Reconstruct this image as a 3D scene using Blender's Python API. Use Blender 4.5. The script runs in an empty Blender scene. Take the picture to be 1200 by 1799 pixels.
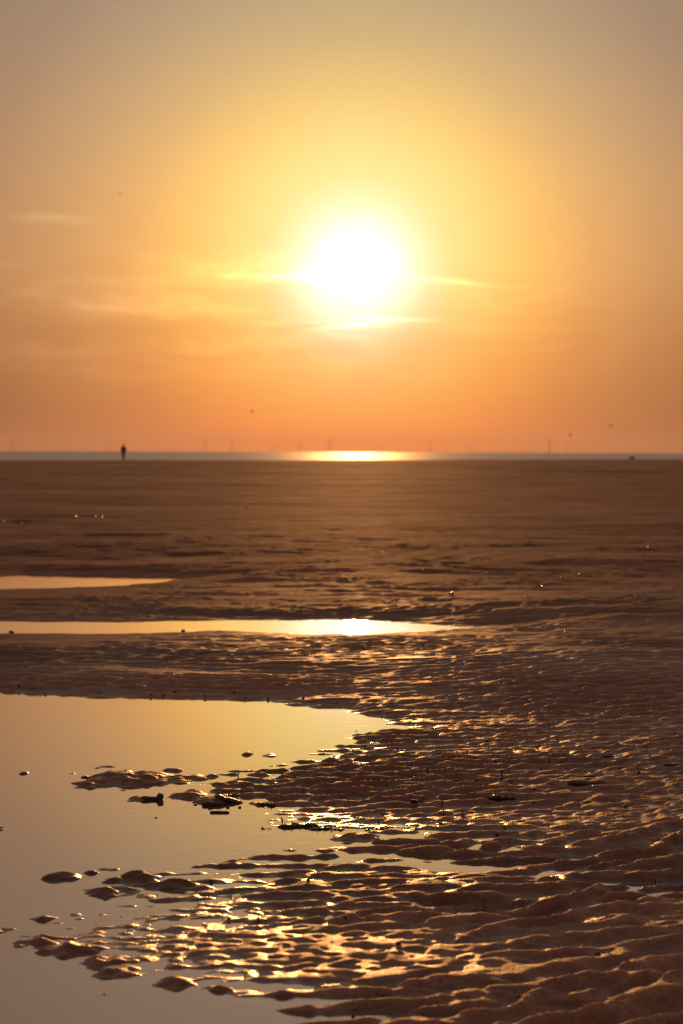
import bpy, bmesh, math, random
import numpy as np
from mathutils import Vector, Matrix

# ------------------------------------------------------------------ camera, sky, sun
SC = bpy.context.scene
COL = SC.collection
R = math.radians
CAM_Z = 0.90
FPX = 4247.0                       # focal length in photograph pixels (85 mm, 24x36 portrait)
PITCH = math.atan(105.5 / FPX)     # looking slightly down
ROLL = R(0.17)

cam_d = bpy.data.cameras.new('camera')
cam = bpy.data.objects.new('camera', cam_d)
COL.objects.link(cam)
cam_d.sensor_fit = 'VERTICAL'
cam_d.sensor_height = 36.0
cam_d.sensor_width = 24.0
cam_d.lens = FPX / 1799.0 * 36.0
cam_d.clip_start = 0.05
cam_d.clip_end = 80000.0
cam_d.dof.use_dof = True
cam_d.dof.focus_distance = 6.6
cam_d.dof.aperture_fstop = 8.5
CAM_M = Matrix.Rotation(R(90) - PITCH, 3, 'X') @ Matrix.Rotation(ROLL, 3, 'Z')
cam.matrix_world = Matrix.Translation((0, 0, CAM_Z)) @ CAM_M.to_4x4()
SC.camera = cam


def ray(px, py):
    return (CAM_M @ Vector(((px - 600.0) / FPX, (899.5 - py) / FPX, -1.0))).normalized()


def ground(px, py, z=0.0):
    d = ray(px, py)
    t = (z - CAM_Z) / d.z
    return d.x * t, d.y * t


SUN = ray(627, 483)
SUN_EL = math.asin(SUN.z)
SUN_AZ = math.atan2(SUN.x, SUN.y)

SC.view_settings.view_transform = 'Standard'
SC.view_settings.look = 'None'
SC.view_settings.exposure = -2.5     # exposed for the bright sky round the sun
SC.view_settings.gamma = 1.0
SC.view_settings.use_curve_mapping = False
SC.cycles.volume_bounces = 0
SC.cycles.max_bounces = 6
SC.cycles.sample_clamp_indirect = 4.0

world = bpy.data.worlds.new("World")
SC.world = world
world.use_nodes = True


class NT:
    """small helper to write node trees as expressions"""
    def __init__(self, tree):
        self.t = tree
        tree.nodes.clear()

    def n(self, kind, ins=None, **props):
        nd = self.t.nodes.new(kind)
        for k, v in props.items():
            setattr(nd, k, v)
        for k, v in (ins or {}).items():
            s = nd.inputs[k]
            if isinstance(v, bpy.types.NodeSocket):
                self.t.links.new(v, s)
            elif isinstance(v, bpy.types.Node):
                self.t.links.new(v.outputs[0], s)
            else:
                s.default_value = v
        return nd

    def m(self, op, a, b=0.0, c=0.0, clamp=False):
        nd = self.n('ShaderNodeMath', {0: a, 1: b, 2: c}, operation=op, use_clamp=clamp)
        return nd.outputs[0]

    def v(self, op, a, b=(0, 0, 0), scale=None):
        ins = {0: a}
        if op not in ('NORMALIZE', 'LENGTH', 'SCALE'):
            ins[1] = b
        nd = self.n('ShaderNodeVectorMath', ins, operation=op)
        if scale is not None:
            if isinstance(scale, bpy.types.NodeSocket):
                self.t.links.new(scale, nd.inputs['Scale'])
            else:
                nd.inputs['Scale'].default_value = scale
        return nd

    def remap(self, x, a, b, c=0.0, d=1.0, smooth=True):
        nd = self.n('ShaderNodeMapRange', {0: x, 1: a, 2: b, 3: c, 4: d},
                    interpolation_type='SMOOTHSTEP' if smooth else 'LINEAR')
        return nd.outputs[0]

    def ramp(self, fac, stops, interp='LINEAR'):
        nd = self.n('ShaderNodeValToRGB', {0: fac})
        cr = nd.color_ramp
        cr.interpolation = interp
        while len(cr.elements) < len(stops):
            cr.elements.new(1.0)
        for e, (p, c) in zip(cr.elements, stops):
            e.position = p
            e.color = (c[0], c[1], c[2], 1.0)
        return nd.outputs[0]

    def mixc(self, fac, a, b, mode='MIX'):
        nd = self.n('ShaderNodeMix', data_type='RGBA', blend_type=mode)
        for i, val in ((0, fac), (6, a), (7, b)):
            if isinstance(val, bpy.types.NodeSocket):
                self.t.links.new(val, nd.inputs[i])
            else:
                nd.inputs[i].default_value = val if i == 0 else (val[0], val[1], val[2], 1.0)
        return nd.outputs[2]


def build_world():
    w = NT(world.node_tree)
    d = w.v('NORMALIZE', w.n('ShaderNodeTexCoord').outputs['Generated'])
    sep = w.n('ShaderNodeSeparateXYZ', {0: d.outputs[0]})
    z = sep.outputs[2]
    el = w.m('MULTIPLY', w.m('ARCSINE', z), 180 / math.pi)                     # elevation, degrees
    az = w.m('MULTIPLY', w.m('ARCTAN2', sep.outputs[0], sep.outputs[1]), 180 / math.pi)
    # angle from the sun from the chord length (accurate for small angles)
    ch = w.v('LENGTH', w.v('SUBTRACT', d.outputs[0], tuple(SUN)).outputs[0]).outputs['Value']
    g = w.m('MULTIPLY', w.m('ARCSINE', w.m('MULTIPLY', ch, 0.5)), 360 / math.pi)
    # aureole of the hazy sunset sky, colour against angle from the sun
    t = w.m('POWER', w.m('DIVIDE', g, 180.0), 0.4)

    def T(deg):
        return (deg / 180.0) ** 0.4
    au = w.ramp(t, [
        (T(0.0), (12.000, 9.000, 8.000)),
        (T(0.45), (5.500, 4.200, 3.800)),
        (T(0.95), (4.300, 3.400, 2.950)),
        (T(1.3), (3.350, 2.800, 2.150)),
        (T(1.7), (2.550, 2.120, 1.360)),
        (T(2.3), (2.150, 1.760, 0.800)),
        (T(3.1), (1.960, 1.520, 0.560)),
        (T(4.2), (1.810, 1.150, 0.385)),
        (T(5.5), (1.270, 0.810, 0.360)),
        (T(7.0), (0.850, 0.600, 0.335)),
        (T(9.0), (0.510, 0.395, 0.275)),
        (T(12.0), (0.420, 0.300, 0.200)),
        (T(20.0), (0.480, 0.280, 0.200)),
        (T(45.0), (0.560, 0.275, 0.205)),
        (T(90.0), (0.390, 0.187, 0.142)),
        (T(180.0), (0.210, 0.100, 0.078)),
    ])
    tint = w.ramp(w.m('DIVIDE', el, 90.0, clamp=True), [
        (0.00000, (0.771, 0.288, 0.211)),
        (0.01333, (0.504, 0.314, 0.211)),
        (0.02889, (0.399, 0.324, 0.261)),
        (0.04778, (0.448, 0.452, 0.388)),
        (0.07222, (0.411, 0.496, 0.478)),
        (0.11111, (0.291, 0.495, 0.614)),
        (0.17778, (0.305, 0.586, 0.841)),
        (0.38889, (0.380, 0.600, 0.750)),
        (1.00000, (0.380, 0.600, 0.750)),
    ])
    col = w.mixc(1.0, au, tint, 'MULTIPLY')
    # thin cirrus: streaks that follow the horizon, on the sky's own angles
    cv = w.n('ShaderNodeCombineXYZ', {0: az, 1: el, 2: 0.0})
    warp = w.n('ShaderNodeTexNoise', {'Vector': w.v('MULTIPLY', cv.outputs[0], (0.35, 0.9, 1)).outputs[0],
                                      'Scale': 1.0, 'Detail': 3.0})
    wv = w.v('SCALE', w.v('SUBTRACT', warp.outputs['Color'], (0.5, 0.5, 0.5)).outputs[0], scale=1.7)
    cvw = w.v('ADD', cv.outputs[0], wv.outputs[0])
    n1 = w.n('ShaderNodeTexNoise', {'Vector': w.v('MULTIPLY', cvw.outputs[0], (0.22, 1.5, 1)).outputs[0],
                                    'Scale': 1.0, 'Detail': 6.0, 'Roughness': 0.55})
    band = w.m('MULTIPLY', w.remap(el, 1.0, 2.6), w.remap(el, 5.2, 3.9))
    c1 = w.m('MULTIPLY', w.m('MULTIPLY', w.remap(n1.outputs[0], 0.42, 0.72), band), w.remap(az, 2.5, -2.0, 0.25, 1.0))
    # the named wisps: (azimuth px, elevation px, half length deg, half height deg, slope, strength)
    tot = w.m('MULTIPLY', c1, 0.36)
    for (px, py, hl, hh, sl, st) in [
            (85, 384, 0.95, 0.10, -0.03, 0.16),
            (470, 485, 1.25, 0.055, -0.03, 0.34),
            (810, 496, 1.15, 0.055, -0.07, 0.26),
            (610, 573, 0.75, 0.05, 0.12, 0.55),
            (690, 559, 0.9, 0.05, -0.01, 0.35),
            (300, 492, 3.2, 0.16, 0.012, 0.10),
            (180, 530, 2.6, 0.30, 0.02, 0.10),
            (75, 505, 0.8, 0.10, 0.28, 0.10),
            (420, 545, 2.6, 0.16, 0.03, 0.06),
            (430, 640, 2.6, 0.10, 0.02, 0.05),
            (860, 575, 2.0, 0.14, -0.02, 0.06),
            (960, 610, 1.9, 0.08, 0.05, 0.05)]:
        r = ray(px, py)
        e0 = math.degrees(math.asin(r.z))
        a0 = math.degrees(math.atan2(r.x, r.y))
        sx = w.n('ShaderNodeSeparateXYZ', {0: w.v('ADD', cv.outputs[0], w.v('SCALE', wv.outputs[0], scale=0.16).outputs[0]).outputs[0]})
        da = w.m('SUBTRACT', sx.outputs[0], a0)
        de = w.m('SUBTRACT', w.m('SUBTRACT', sx.outputs[1], e0), w.m('MULTIPLY', da, sl))
        q = w.m('ADD', w.m('POWER', w.m('ABSOLUTE', w.m('DIVIDE', da, hl)), 2.0),
                w.m('POWER', w.m('ABSOLUTE', w.m('DIVIDE', de, hh)), 2.0))
        b = w.m('MULTIPLY', w.m('EXPONENT', w.m('MULTIPLY', q, -1.0)), st * 1.6)
        tot = w.m('ADD', tot, w.m('MULTIPLY', b, w.remap(n1.outputs[0], 0.25, 0.6, 0.45, 1.15)))
    # clouds forward-scatter the sunlight: they brighten with the aureole behind them
    cl = w.mixc(1.0, col, (1.0, 1.12, 1.0), 'MULTIPLY')
    col2 = w.mixc(1.0, col, w.v('SCALE', cl, scale=tot).outputs[0], 'ADD')
    sky = w.n('ShaderNodeTexSky', sky_type='NISHITA', sun_disc=False, sun_elevation=SUN_EL,
              sun_rotation=SUN_AZ, altitude=0.0, air_density=1.2, dust_density=4.0, ozone_density=1.0)
    warm = w.mixc(1.0, sky.outputs[0], (1.10, 0.66, 0.50), 'MULTIPLY')     # the photograph's warm white balance
    bg1 = w.n('ShaderNodeBackground', {0: warm, 1: 0.05})
    bg2 = w.n('ShaderNodeBackground', {0: col2, 1: 5.0})
    add = w.n('ShaderNodeAddShader', {0: bg1.outputs[0], 1: bg2.outputs[0]})
    w.n('ShaderNodeOutputWorld', {0: add.outputs[0]})


build_world()

sun_d = bpy.data.lights.new('sun', 'SUN')
sun_d.energy = 5.0
sun_d.angle = R(0.53)
sun_d.color = (1.0, 0.41, 0.115)
sun_o = bpy.data.objects.new('sun', sun_d)
sun_o.rotation_euler = SUN.to_track_quat('Z', 'Y').to_euler()
sun_o.location = (0, 0, 50)
COL.objects.link(sun_o)

# ------------------------------------------------------------------ materials


def mat(name):
    m = bpy.data.materials.new(name)
    m.use_nodes = True
    return m, NT(m.node_tree)


def simple(name, col, rough=0.6, var=0.35, scale=60.0, bump=0.3, dist=0.002):
    m, t = mat(name)
    co = t.n('ShaderNodeTexCoord').outputs['Object']
    nz = t.n('ShaderNodeTexNoise', {'Vector': co, 'Scale': scale, 'Detail': 5.0, 'Roughness': 0.6})
    c = t.mixc(nz.outputs[0], tuple(x * (1 - var) for x in col), tuple(min(1, x * (1 + var)) for x in col))
    bp = t.n('ShaderNodeBump', {'Strength': bump, 'Distance': dist, 'Height': nz.outputs[0]})
    b = t.n('ShaderNodeBsdfPrincipled', {'Base Color': c, 'Roughness': rough, 'Normal': bp.outputs[0]})
    t.n('ShaderNodeOutputMaterial', {0: b.outputs[0]})
    return m


def sand_material():
    m, t = mat('wet_sand')
    geo = t.n('ShaderNodeNewGeometry')
    pos = geo.outputs['Position']
    zz = t.n('ShaderNodeSeparateXYZ', {0: pos}).outputs[2]
    big = t.n('ShaderNodeTexNoise', {'Vector': t.v('MULTIPLY', pos, (1.2, 0.6, 0)).outputs[0], 'Scale': 1.0, 'Detail': 4.0})
    mid = t.n('ShaderNodeTexNoise', {'Vector': pos, 'Scale': 22.0, 'Detail': 5.0, 'Roughness': 0.62})
    fine = t.n('ShaderNodeTexNoise', {'Vector': pos, 'Scale': 260.0, 'Detail': 3.0, 'Roughness': 0.6})
    vor = t.n('ShaderNodeTexVoronoi', {'Vector': pos, 'Scale': 90.0, 'Randomness': 1.0})
    # height above the water sets how wet the surface is
    hz = t.m('ADD', zz, t.m('MULTIPLY', t.m('SUBTRACT', big.outputs[0], 0.5), 0.022))
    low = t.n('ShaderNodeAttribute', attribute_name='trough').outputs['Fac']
    dist = t.n('ShaderNodeSeparateXYZ', {0: pos}).outputs[1]
    far = t.remap(dist, 6.5, 20.0)
    damp = t.m('MULTIPLY', t.remap(low, 0.1, 0.95), t.remap(big.outputs[0], 0.30, 0.62))
    wet = t.m('MAXIMUM', t.remap(hz, 0.0065, 0.0005), t.m('MULTIPLY', damp, 0.60))
    wet = t.m('MULTIPLY', wet, t.m('SUBTRACT', 1.0, t.m('MULTIPLY', far, 0.75)))
    dry = t.mixc(mid.outputs[0], (0.300, 0.134, 0.078), (0.440, 0.204, 0.120))
    wetc = t.mixc(mid.outputs[0], (0.160, 0.072, 0.045), (0.250, 0.121, 0.078))
    c = t.mixc(wet, dry, wetc)
    # drained crests, lightened further as painted sky light on their tops; wet hollows darker
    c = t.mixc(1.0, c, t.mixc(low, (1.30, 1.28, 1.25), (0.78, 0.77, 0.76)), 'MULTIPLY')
    bands = t.n('ShaderNodeTexNoise', {'Vector': t.v('MULTIPLY', pos, (0.10, 0.42, 0)).outputs[0], 'Scale': 1.0, 'Detail': 6.0, 'Roughness': 0.65})  # long lighter and darker bands
    bk = t.remap(bands.outputs[0], 0.36, 0.66)
    c = t.mixc(1.0, c, t.mixc(bk, (0.62, 0.60, 0.58), (1.22, 1.22, 1.22)), 'MULTIPLY')
    st = t.n('ShaderNodeTexNoise', {'Vector': t.v('MULTIPLY', pos, (0.45, 1.7, 0)).outputs[0], 'Scale': 1.0, 'Detail': 5.0, 'Roughness': 0.7})
    c = t.mixc(t.m('MULTIPLY', far, 1.0), c, t.mixc(1.0, c, t.mixc(t.remap(st.outputs[0], 0.38, 0.64), (0.60, 0.58, 0.57), (1.40, 1.38, 1.36)), 'MULTIPLY'))
    gr = t.n('ShaderNodeTexNoise', {'Vector': pos, 'Scale': 140.0, 'Detail': 4.0, 'Roughness': 0.75})
    c = t.mixc(1.0, c, t.mixc(t.remap(gr.outputs[0], 0.3, 0.7), (0.68, 0.67, 0.66), (1.30, 1.30, 1.30)), 'MULTIPLY')
    grit = t.remap(vor.outputs['Distance'], 0.16, 0.06)
    rnd = t.n('ShaderNodeSeparateXYZ', {0: vor.outputs['Color']}).outputs[0]
    grit = t.m('MULTIPLY', grit, t.remap(rnd, 0.80, 0.9))
    c = t.mixc(t.m('MULTIPLY', grit, 0.7), c, (0.045, 0.032, 0.026))
    rough = t.m('ADD', t.m('ADD', t.remap(wet, 0.0, 1.0, 0.53, 0.15, smooth=False), t.m('MULTIPLY', far, 0.24)),
                t.m('MULTIPLY', t.m('SUBTRACT', mid.outputs[0], 0.5), 0.22))
    m2 = t.n('ShaderNodeTexNoise', {'Vector': t.v('MULTIPLY', pos, (0.7, 1.0, 1.0)).outputs[0], 'Scale': 75.0, 'Detail': 4.0, 'Roughness': 0.7})
    hgt = t.m('ADD', t.m('ADD', t.m('MULTIPLY', mid.outputs[0], 0.0045), t.m('MULTIPLY', m2.outputs[0], t.m('MULTIPLY', 0.0022, t.m('SUBTRACT', 1.0, far)))),
              t.m('ADD', t.m('MULTIPLY', fine.outputs[0], 0.0020), t.m('MULTIPLY', grit, 0.0018)))
    bp = t.n('ShaderNodeBump', {'Strength': t.remap(wet, 0.0, 1.0, 1.0, 0.60, smooth=False), 'Distance': 1.0, 'Height': hgt})
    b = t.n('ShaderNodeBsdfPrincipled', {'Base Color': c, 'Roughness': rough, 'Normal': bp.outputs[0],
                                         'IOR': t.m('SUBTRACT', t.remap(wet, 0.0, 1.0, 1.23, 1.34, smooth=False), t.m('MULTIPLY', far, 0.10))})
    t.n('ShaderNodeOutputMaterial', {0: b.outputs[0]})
    return m


def pool_material():
    m, t = mat('still_water')
    pos = t.n('ShaderNodeNewGeometry').outputs['Position']
    n1 = t.n('ShaderNodeTexNoise', {'Vector': t.v('MULTIPLY', pos, (9, 26, 0)).outputs[0], 'Scale': 1.0, 'Detail': 3.0})
    bp = t.n('ShaderNodeBump', {'Strength': 0.5, 'Distance': 0.0005, 'Height': n1.outputs[0]})
    b = t.n('ShaderNodeBsdfPrincipled', {'Base Color': (0.16, 0.095, 0.060, 1), 'Roughness': 0.012,
                                         'IOR': 1.5, 'Normal': bp.outputs[0]})
    g = t.n('ShaderNodeBsdfGlossy', {'Color': (0.95, 0.86, 0.80, 1), 'Roughness': 0.012, 'Normal': bp.outputs[0]})
    x = t.n('ShaderNodeMixShader', {0: 0.50, 1: b.outputs[0], 2: g.outputs[0]})
    t.n('ShaderNodeOutputMaterial', {0: x.outputs[0]})
    return m


def sea_material():
    m, t = mat('sea_water')
    pos = t.n('ShaderNodeNewGeometry').outputs['Position']
    n1 = t.n('ShaderNodeTexNoise', {'Vector': t.v('MULTIPLY', pos, (0.30, 0.75, 0)).outputs[0], 'Scale': 1.0, 'Detail': 5.0,
                                    'Roughness': 0.6})
    bp = t.n('ShaderNodeBump', {'Strength': 0.30, 'Distance': 0.5, 'Height': n1.outputs[0]})
    b = t.n('ShaderNodeBsdfPrincipled', {'Base Color': (0.38, 0.32, 0.28, 1), 'Roughness': 0.42,
                                         'IOR': 1.5, 'Normal': bp.outputs[0]})
    g = t.n('ShaderNodeBsdfGlossy', {'Color': (0.95, 0.84, 0.74, 1), 'Roughness': 0.45, 'Normal': bp.outputs[0]})
    x = t.n('ShaderNodeMixShader', {0: 0.45, 1: b.outputs[0], 2: g.outputs[0]})
    t.n('ShaderNodeOutputMaterial', {0: x.outputs[0]})
    return m


M_SAND = sand_material()
M_POOL = pool_material()
M_SEA = sea_material()
M_WOOD = simple('wet_wood', (0.100, 0.058, 0.036), 0.36, 0.4, 120, 0.6)
M_WEED = simple('seaweed', (0.095, 0.056, 0.028), 0.28, 0.5, 150, 0.4)
M_STONE = simple('dark_stone', (0.060, 0.050, 0.044), 0.35, 0.35, 90, 0.5)
M_WETSTONE = simple('wet_pebble', (0.16, 0.12, 0.09), 0.34, 0.3, 60, 0.0)
M_SHELL = simple('shell', (0.55, 0.48, 0.40), 0.35, 0.2, 140, 0.3)
M_TUBE = simple('sand_tube', (0.085, 0.058, 0.038), 0.6, 0.35, 300, 0.6)
M_BAR = simple('sandy_wood', (0.20, 0.105, 0.060), 0.6, 0.35, 90, 0.6)
M_TURB = simple('turbine_paint', (0.55, 0.56, 0.57), 0.5, 0.05, 0.2, 0.0)
M_CLOTH = simple('dark_cloth', (0.030, 0.026, 0.026), 0.8, 0.3, 40, 0.3)
M_TROUS = simple('trouser_cloth', (0.045, 0.038, 0.036), 0.85, 0.3, 40, 0.3)
M_SKIN = simple('skin', (0.40, 0.24, 0.17), 0.5, 0.1, 40, 0.1)
M_HAIR = simple('hair', (0.028, 0.018, 0.012), 0.6, 0.4, 200, 0.4)
M_BIRD = simple('plumage', (0.10, 0.09, 0.085), 0.8, 0.3, 30, 0.1)

# ------------------------------------------------------------------ terrain height


def P(pts):
    return np.array([ground(x, y) for x, y in pts])


# pool outlines, photograph pixels on the ground plane
NEAR_POOL = P([(-420, 1208), (-150, 1213), (0, 1216), (100, 1222), (200, 1226), (400, 1229), (500, 1234), (560, 1242),
               (640, 1256), (700, 1271), (722, 1276), (690, 1281), (625, 1294), (565, 1314), (515, 1338),
               (455, 1352), (380, 1358), (360, 1372), (385, 1392), (430, 1410), (445, 1432), (470, 1452), (560, 1457),
               (640, 1461), (735, 1470), (660, 1480), (610, 1497), (520, 1500), (400, 1512), (330, 1530), (220, 1535),
               (165, 1555), (200, 1590), (80, 1612), (20, 1652), (90, 1680), (200, 1716), (400, 1748), (500, 1764),
               (540, 1830), (560, 1960), (-500, 2300), (-700, 1700)])
MID_POOL = P([(-700, 1094), (-300, 1092), (0, 1092), (200, 1093), (400, 1089), (600, 1088), (700, 1091), (760, 1097),
              (832, 1102), (750, 1108), (650, 1113), (550, 1115), (470, 1112), (380, 1108), (320, 1111), (200, 1114),
              (0, 1113), (-300, 1117), (-700, 1120)])
FAR_POOL = P([(-500, 1022), (-200, 1015), (0, 1013), (60, 1010), (160, 1011), (260, 1013), (326, 1016), (280, 1023),
              (200, 1030), (80, 1034), (0, 1035), (-200, 1034), (-500, 1028)])
PUD = [P([(8, 924), (35, 921.5), (60, 924), (35, 926)]),
       P([(165, 952), (205, 950.5), (255, 952), (210, 954)])]
CHAN = [P([(690, 1505), (760, 1512), (860, 1527), (780, 1526), (700, 1515)]),
        P([(1010, 1550), (1080, 1556), (1140, 1560), (1220, 1561), (1320, 1566), (1320, 1594), (1190, 1594), (1120, 1582), (1060, 1566)]),
        P([(770, 1590), (850, 1601), (930, 1606), (990, 1616), (930, 1620), (840, 1610), (770, 1600)])]


def sdf(poly, X, Y):
    """signed distance to a polygon, positive outside"""
    d = np.full(X.shape, 1e9)
    inside = np.zeros(X.shape, bool)
    n = len(poly)
    for i in range(n):
        ax, ay = poly[i]
        bx, by = poly[(i + 1) % n]
        ex, ey = bx - ax, by - ay
        wx, wy = X - ax, Y - ay
        tt = np.clip((wx * ex + wy * ey) / (ex * ex + ey * ey), 0, 1)
        d = np.minimum(d, (wx - tt * ex) ** 2 + (wy - tt * ey) ** 2)
        if abs(ey) > 1e-9:
            c = (ay > Y) != (by > Y)
            inside ^= c & (X < ex * (Y - ay) / ey + ax)
    d = np.sqrt(d)
    return np.where(inside, -d, d)


RNG = np.random.default_rng(7)


def waves(n, lam, spread, ang=0.0, seed=0, lam_sig=0.18):
    rg = np.random.default_rng(seed)
    l = lam * np.exp(rg.normal(0, lam_sig, n))
    a = ang + rg.normal(0, spread, n)
    k = 2 * math.pi / l
    return k * np.sin(a), k * np.cos(a), rg.uniform(0, 2 * math.pi, n)


def field(X, Y, w):
    s = np.zeros(X.shape, np.float64)
    for kx, ky, p in zip(*w):
        s += np.cos(kx * X + ky * Y + p)
    return s / math.sqrt(len(w[0]) / 2)


def cfield(X, Y, w):
    s = np.zeros(X.shape, np.complex128)
    for kx, ky, p in zip(*w):
        s += np.exp(1j * (kx * X + ky * Y + p))
    return s / math.sqrt(len(w[0]))


W_R1 = waves(44, 0.102, 0.52, -0.20, 11, 0.22)
W_R1D = waves(40, 0.122, 0.34, -0.52, 31, 0.18)
W_R2 = waves(30, 0.050, 0.70, 0.10, 12, 0.25)
W_R3 = waves(26, 0.034, 1.3, 0.0, 13, 0.35)
W_L = waves(24, 0.9, 0.7, -0.1, 14, 0.4)
W_M = waves(24, 2.6, 0.5, -0.15, 15, 0.4)
W_F = waves(24, 11.0, 0.35, -0.05, 16, 0.45)
W_E = waves(22, 0.30, 1.2, 0.0, 17, 0.4)
W_K = waves(30, 0.060, 1.4, 0.0, 19, 0.35)
W_B = waves(24, 0.12, 0.9, 0.2, 21, 0.35)
W_S = waves(30, 0.42, 0.45, -0.15, 22, 0.35)
W_A = waves(20, 1.1, 1.5, 0.0, 18, 0.4)


def sstep(x, a, b):
    t = np.clip((x - a) / (b - a), 0, 1)
    return t * t * (3 - 2 * t)


def gauss(X, Y, px, py, wx, wy, rot=0.0):
    cx, cy = ground(px, py)
    dx, dy = X - cx, Y - cy
    c, s = math.cos(rot), math.sin(rot)
    u, v = dx * c + dy * s, -dx * s + dy * c
    return np.exp(-(u / wx) ** 2 - (v / wy) ** 2)


SEA_Z = -0.02


def shore(X, Y):
    """distance of the water's edge along each line of sight"""
    a = X / np.maximum(Y, 1.0)
    return 233 + 240 * (a + 0.14) + 3.0 * np.sin(a * 60) + 2 * np.sin(a * 143 + 1)


TROUGH = {}


def height(X, Y):
    X = np.asarray(X, float)
    Y = np.asarray(Y, float)
    near = (Y > 0.5) & (Y < 45) & (np.abs(X) < 0.35 * Y + 4)
    sd = np.full(X.shape, 6.0)
    sp = np.full(X.shape, 6.0)
    sc = np.full(X.shape, 6.0)
    xn, yn = X[near], Y[near]
    if xn.size:
        # the outline wanders a little so the shore is not a clean line
        wob = 0.022 * field(xn, yn, W_E) * np.clip(yn / 8, 0.4, 1.4)
        s1 = sdf(NEAR_POOL, xn, yn) + wob
        s2 = sdf(MID_POOL, xn, yn) + wob * 0.6
        s3 = sdf(FAR_POOL, xn, yn) + wob * 0.6
        sd[near] = np.minimum(np.minimum(s1, s2), s3)
        s4 = np.full(xn.shape, 6.0)
        for q in PUD:
            s4 = np.minimum(s4, sdf(q, xn, yn))
        sp[near] = s4
        s5 = np.full(xn.shape, 6.0)
        for q in CHAN:
            s5 = np.minimum(s5, sdf(q, xn, yn))
        sc[near] = s5
    # soft mud flat in the lower part: hardly rises out of the water
    mud = sstep(Y, 8.6, 7.2) * (1 - 0.75 * sstep(X, 0.35, 1.25))
    out = np.maximum(sd, 0)
    fa = sstep(Y, 9.6, 11.5)
    firm = (0.055 - 0.022 * fa) * (1 - np.exp(-out / (0.8 + 0.5 * fa))) + (0.008 - 0.002 * fa) * (1 - np.exp(-out / 0.10))
    flat = -0.0026 - 0.0016 * sstep(X / np.maximum(Y, 1), 0.02, -0.06) + 0.0035 * (1 - np.exp(-out / 0.10)) + 0.018 * (1 - np.exp(-out / 1.4))
    h = np.where(sd > 0, firm * (1 - mud) + flat * mud, -0.012 * (1 - np.exp(np.minimum(sd, 0) / 0.35)) - 0.006 * (1 - np.exp(np.minimum(sd, 0) / 0.05)) - 0.0040 * mud)
    h = np.where(sp < 0.5, np.minimum(h, 0.004 + 0.1 * (sp + 0.01)), h)
    pit = 1 - sstep(sc, -0.02, 0.09)
    h = h * (1 - pit) + np.minimum(h, -0.0060) * pit
    # banks
    land = sstep(sd, 0.0, 0.8)
    h += land * (0.075 * gauss(X, Y, 1330, 1090, 2.0, 1.7, 0.30)
                 + 0.05 * gauss(X, Y, 1150, 1180, 0.9, 0.9)
                 + 0.07 * gauss(X, Y, 1200, 985, 3.2, 2.4, 0.22)
                 + 0.05 * gauss(X, Y, 560, 1010, 2.0, 1.4, 0.15)
                 + 0.05 * gauss(X, Y, 300, 960, 3.5, 2.0, 0.1))
    h += (1 - sstep(sc, 0.0, 0.25) * 0 - pit) * 0.014 * gauss(X, Y, 1230, 1740, 0.42, 0.45)
    h += 0.006 * gauss(X, Y, 1000, 1625, 0.20, 0.12) * (1 - pit)
    # low sand islands in the near pool
    # rolling of the beach
    far = sstep(Y, 16, 40)
    roll = (0.004 * field(X, Y, W_L) * (1 - 0.6 * far) + 0.0017 * field(X, Y, W_S) * sstep(Y, 8.5, 11) * (1 - sstep(Y, 24, 45))) * land + 0.007 * land * field(X, Y, W_M) * (0.35 + 0.65 * sstep(Y, 9, 20)) \
        + 0.032 * far * field(X, Y, W_F) * (0.6 + 0.4 * sstep(Y, 60, 140))
    h += roll
    # ripple marks
    rip = (Y > 1.0) & (Y < 34) & (np.abs(X) < 0.35 * Y + 2)
    r = np.zeros(X.shape)
    xr, yr = X[rip], Y[rip]
    if xr.size:
        wx = xr + 0.03 * field(xr, yr, W_E)
        dg = sstep(xr / yr, 0.0, 0.11) * sstep(yr, 6.6, 4.9)
        u = (1 - dg) * cfield(wx, yr, W_R1) + dg * cfield(wx, yr, W_R1D)
        am = np.abs(u)
        ph = np.angle(u)
        prof = np.cos(ph + 0.30 * np.sin(ph))
        a1 = prof * np.minimum(1.0, am / 0.55) * (0.62 + 0.38 * np.clip(am, 0, 1.6))
        a1 = a1 + 0.22 * np.abs(a1)
        u2 = cfield(wx, yr, W_R2)
        a2 = np.real(u2)
        amp = np.clip(0.75 + 0.30 * field(xr, yr, W_A), 0.25, 1.35)
        side = sstep(xr / yr, -0.10, 0.14)
        big = 0.0058 + 0.0034 * side * sstep(yr, 6.5, 4.6)
        det = 1 - 0.75 * sstep(yr, 7.6, 9.4)
        smooth = 1 - 0.50 * sstep(yr, 8.4, 12.0)
        r[rip] = (a1 * big + a2 * 0.0011 * det) * amp * smooth + 0.00040 * det * field(xr, yr, W_R3)
        r[rip] *= 1 - sstep(yr, 22, 32)
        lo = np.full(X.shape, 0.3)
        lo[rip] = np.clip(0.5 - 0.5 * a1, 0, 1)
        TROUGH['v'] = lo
    # ripples die out in the deeper water and on the wet pool rims
    calm = 0.15 + 0.85 * sstep(sd, -0.22, -0.02)
    rim = 1 - 0.55 * sstep(sd, 0.35, 0.06) * (1 - mud)
    h += r * calm * rim
    isl = np.full(X.shape, -1.0)
    bl = (Y > 3) & (Y < 9) & (X < 0.6) & (X > -2.2)
    xb, yb = X[bl], Y[bl]
    kn, bn = field(xb, yb, W_K), field(xb, yb, W_B)
    best = np.full(xb.shape, -1.0)
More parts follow.
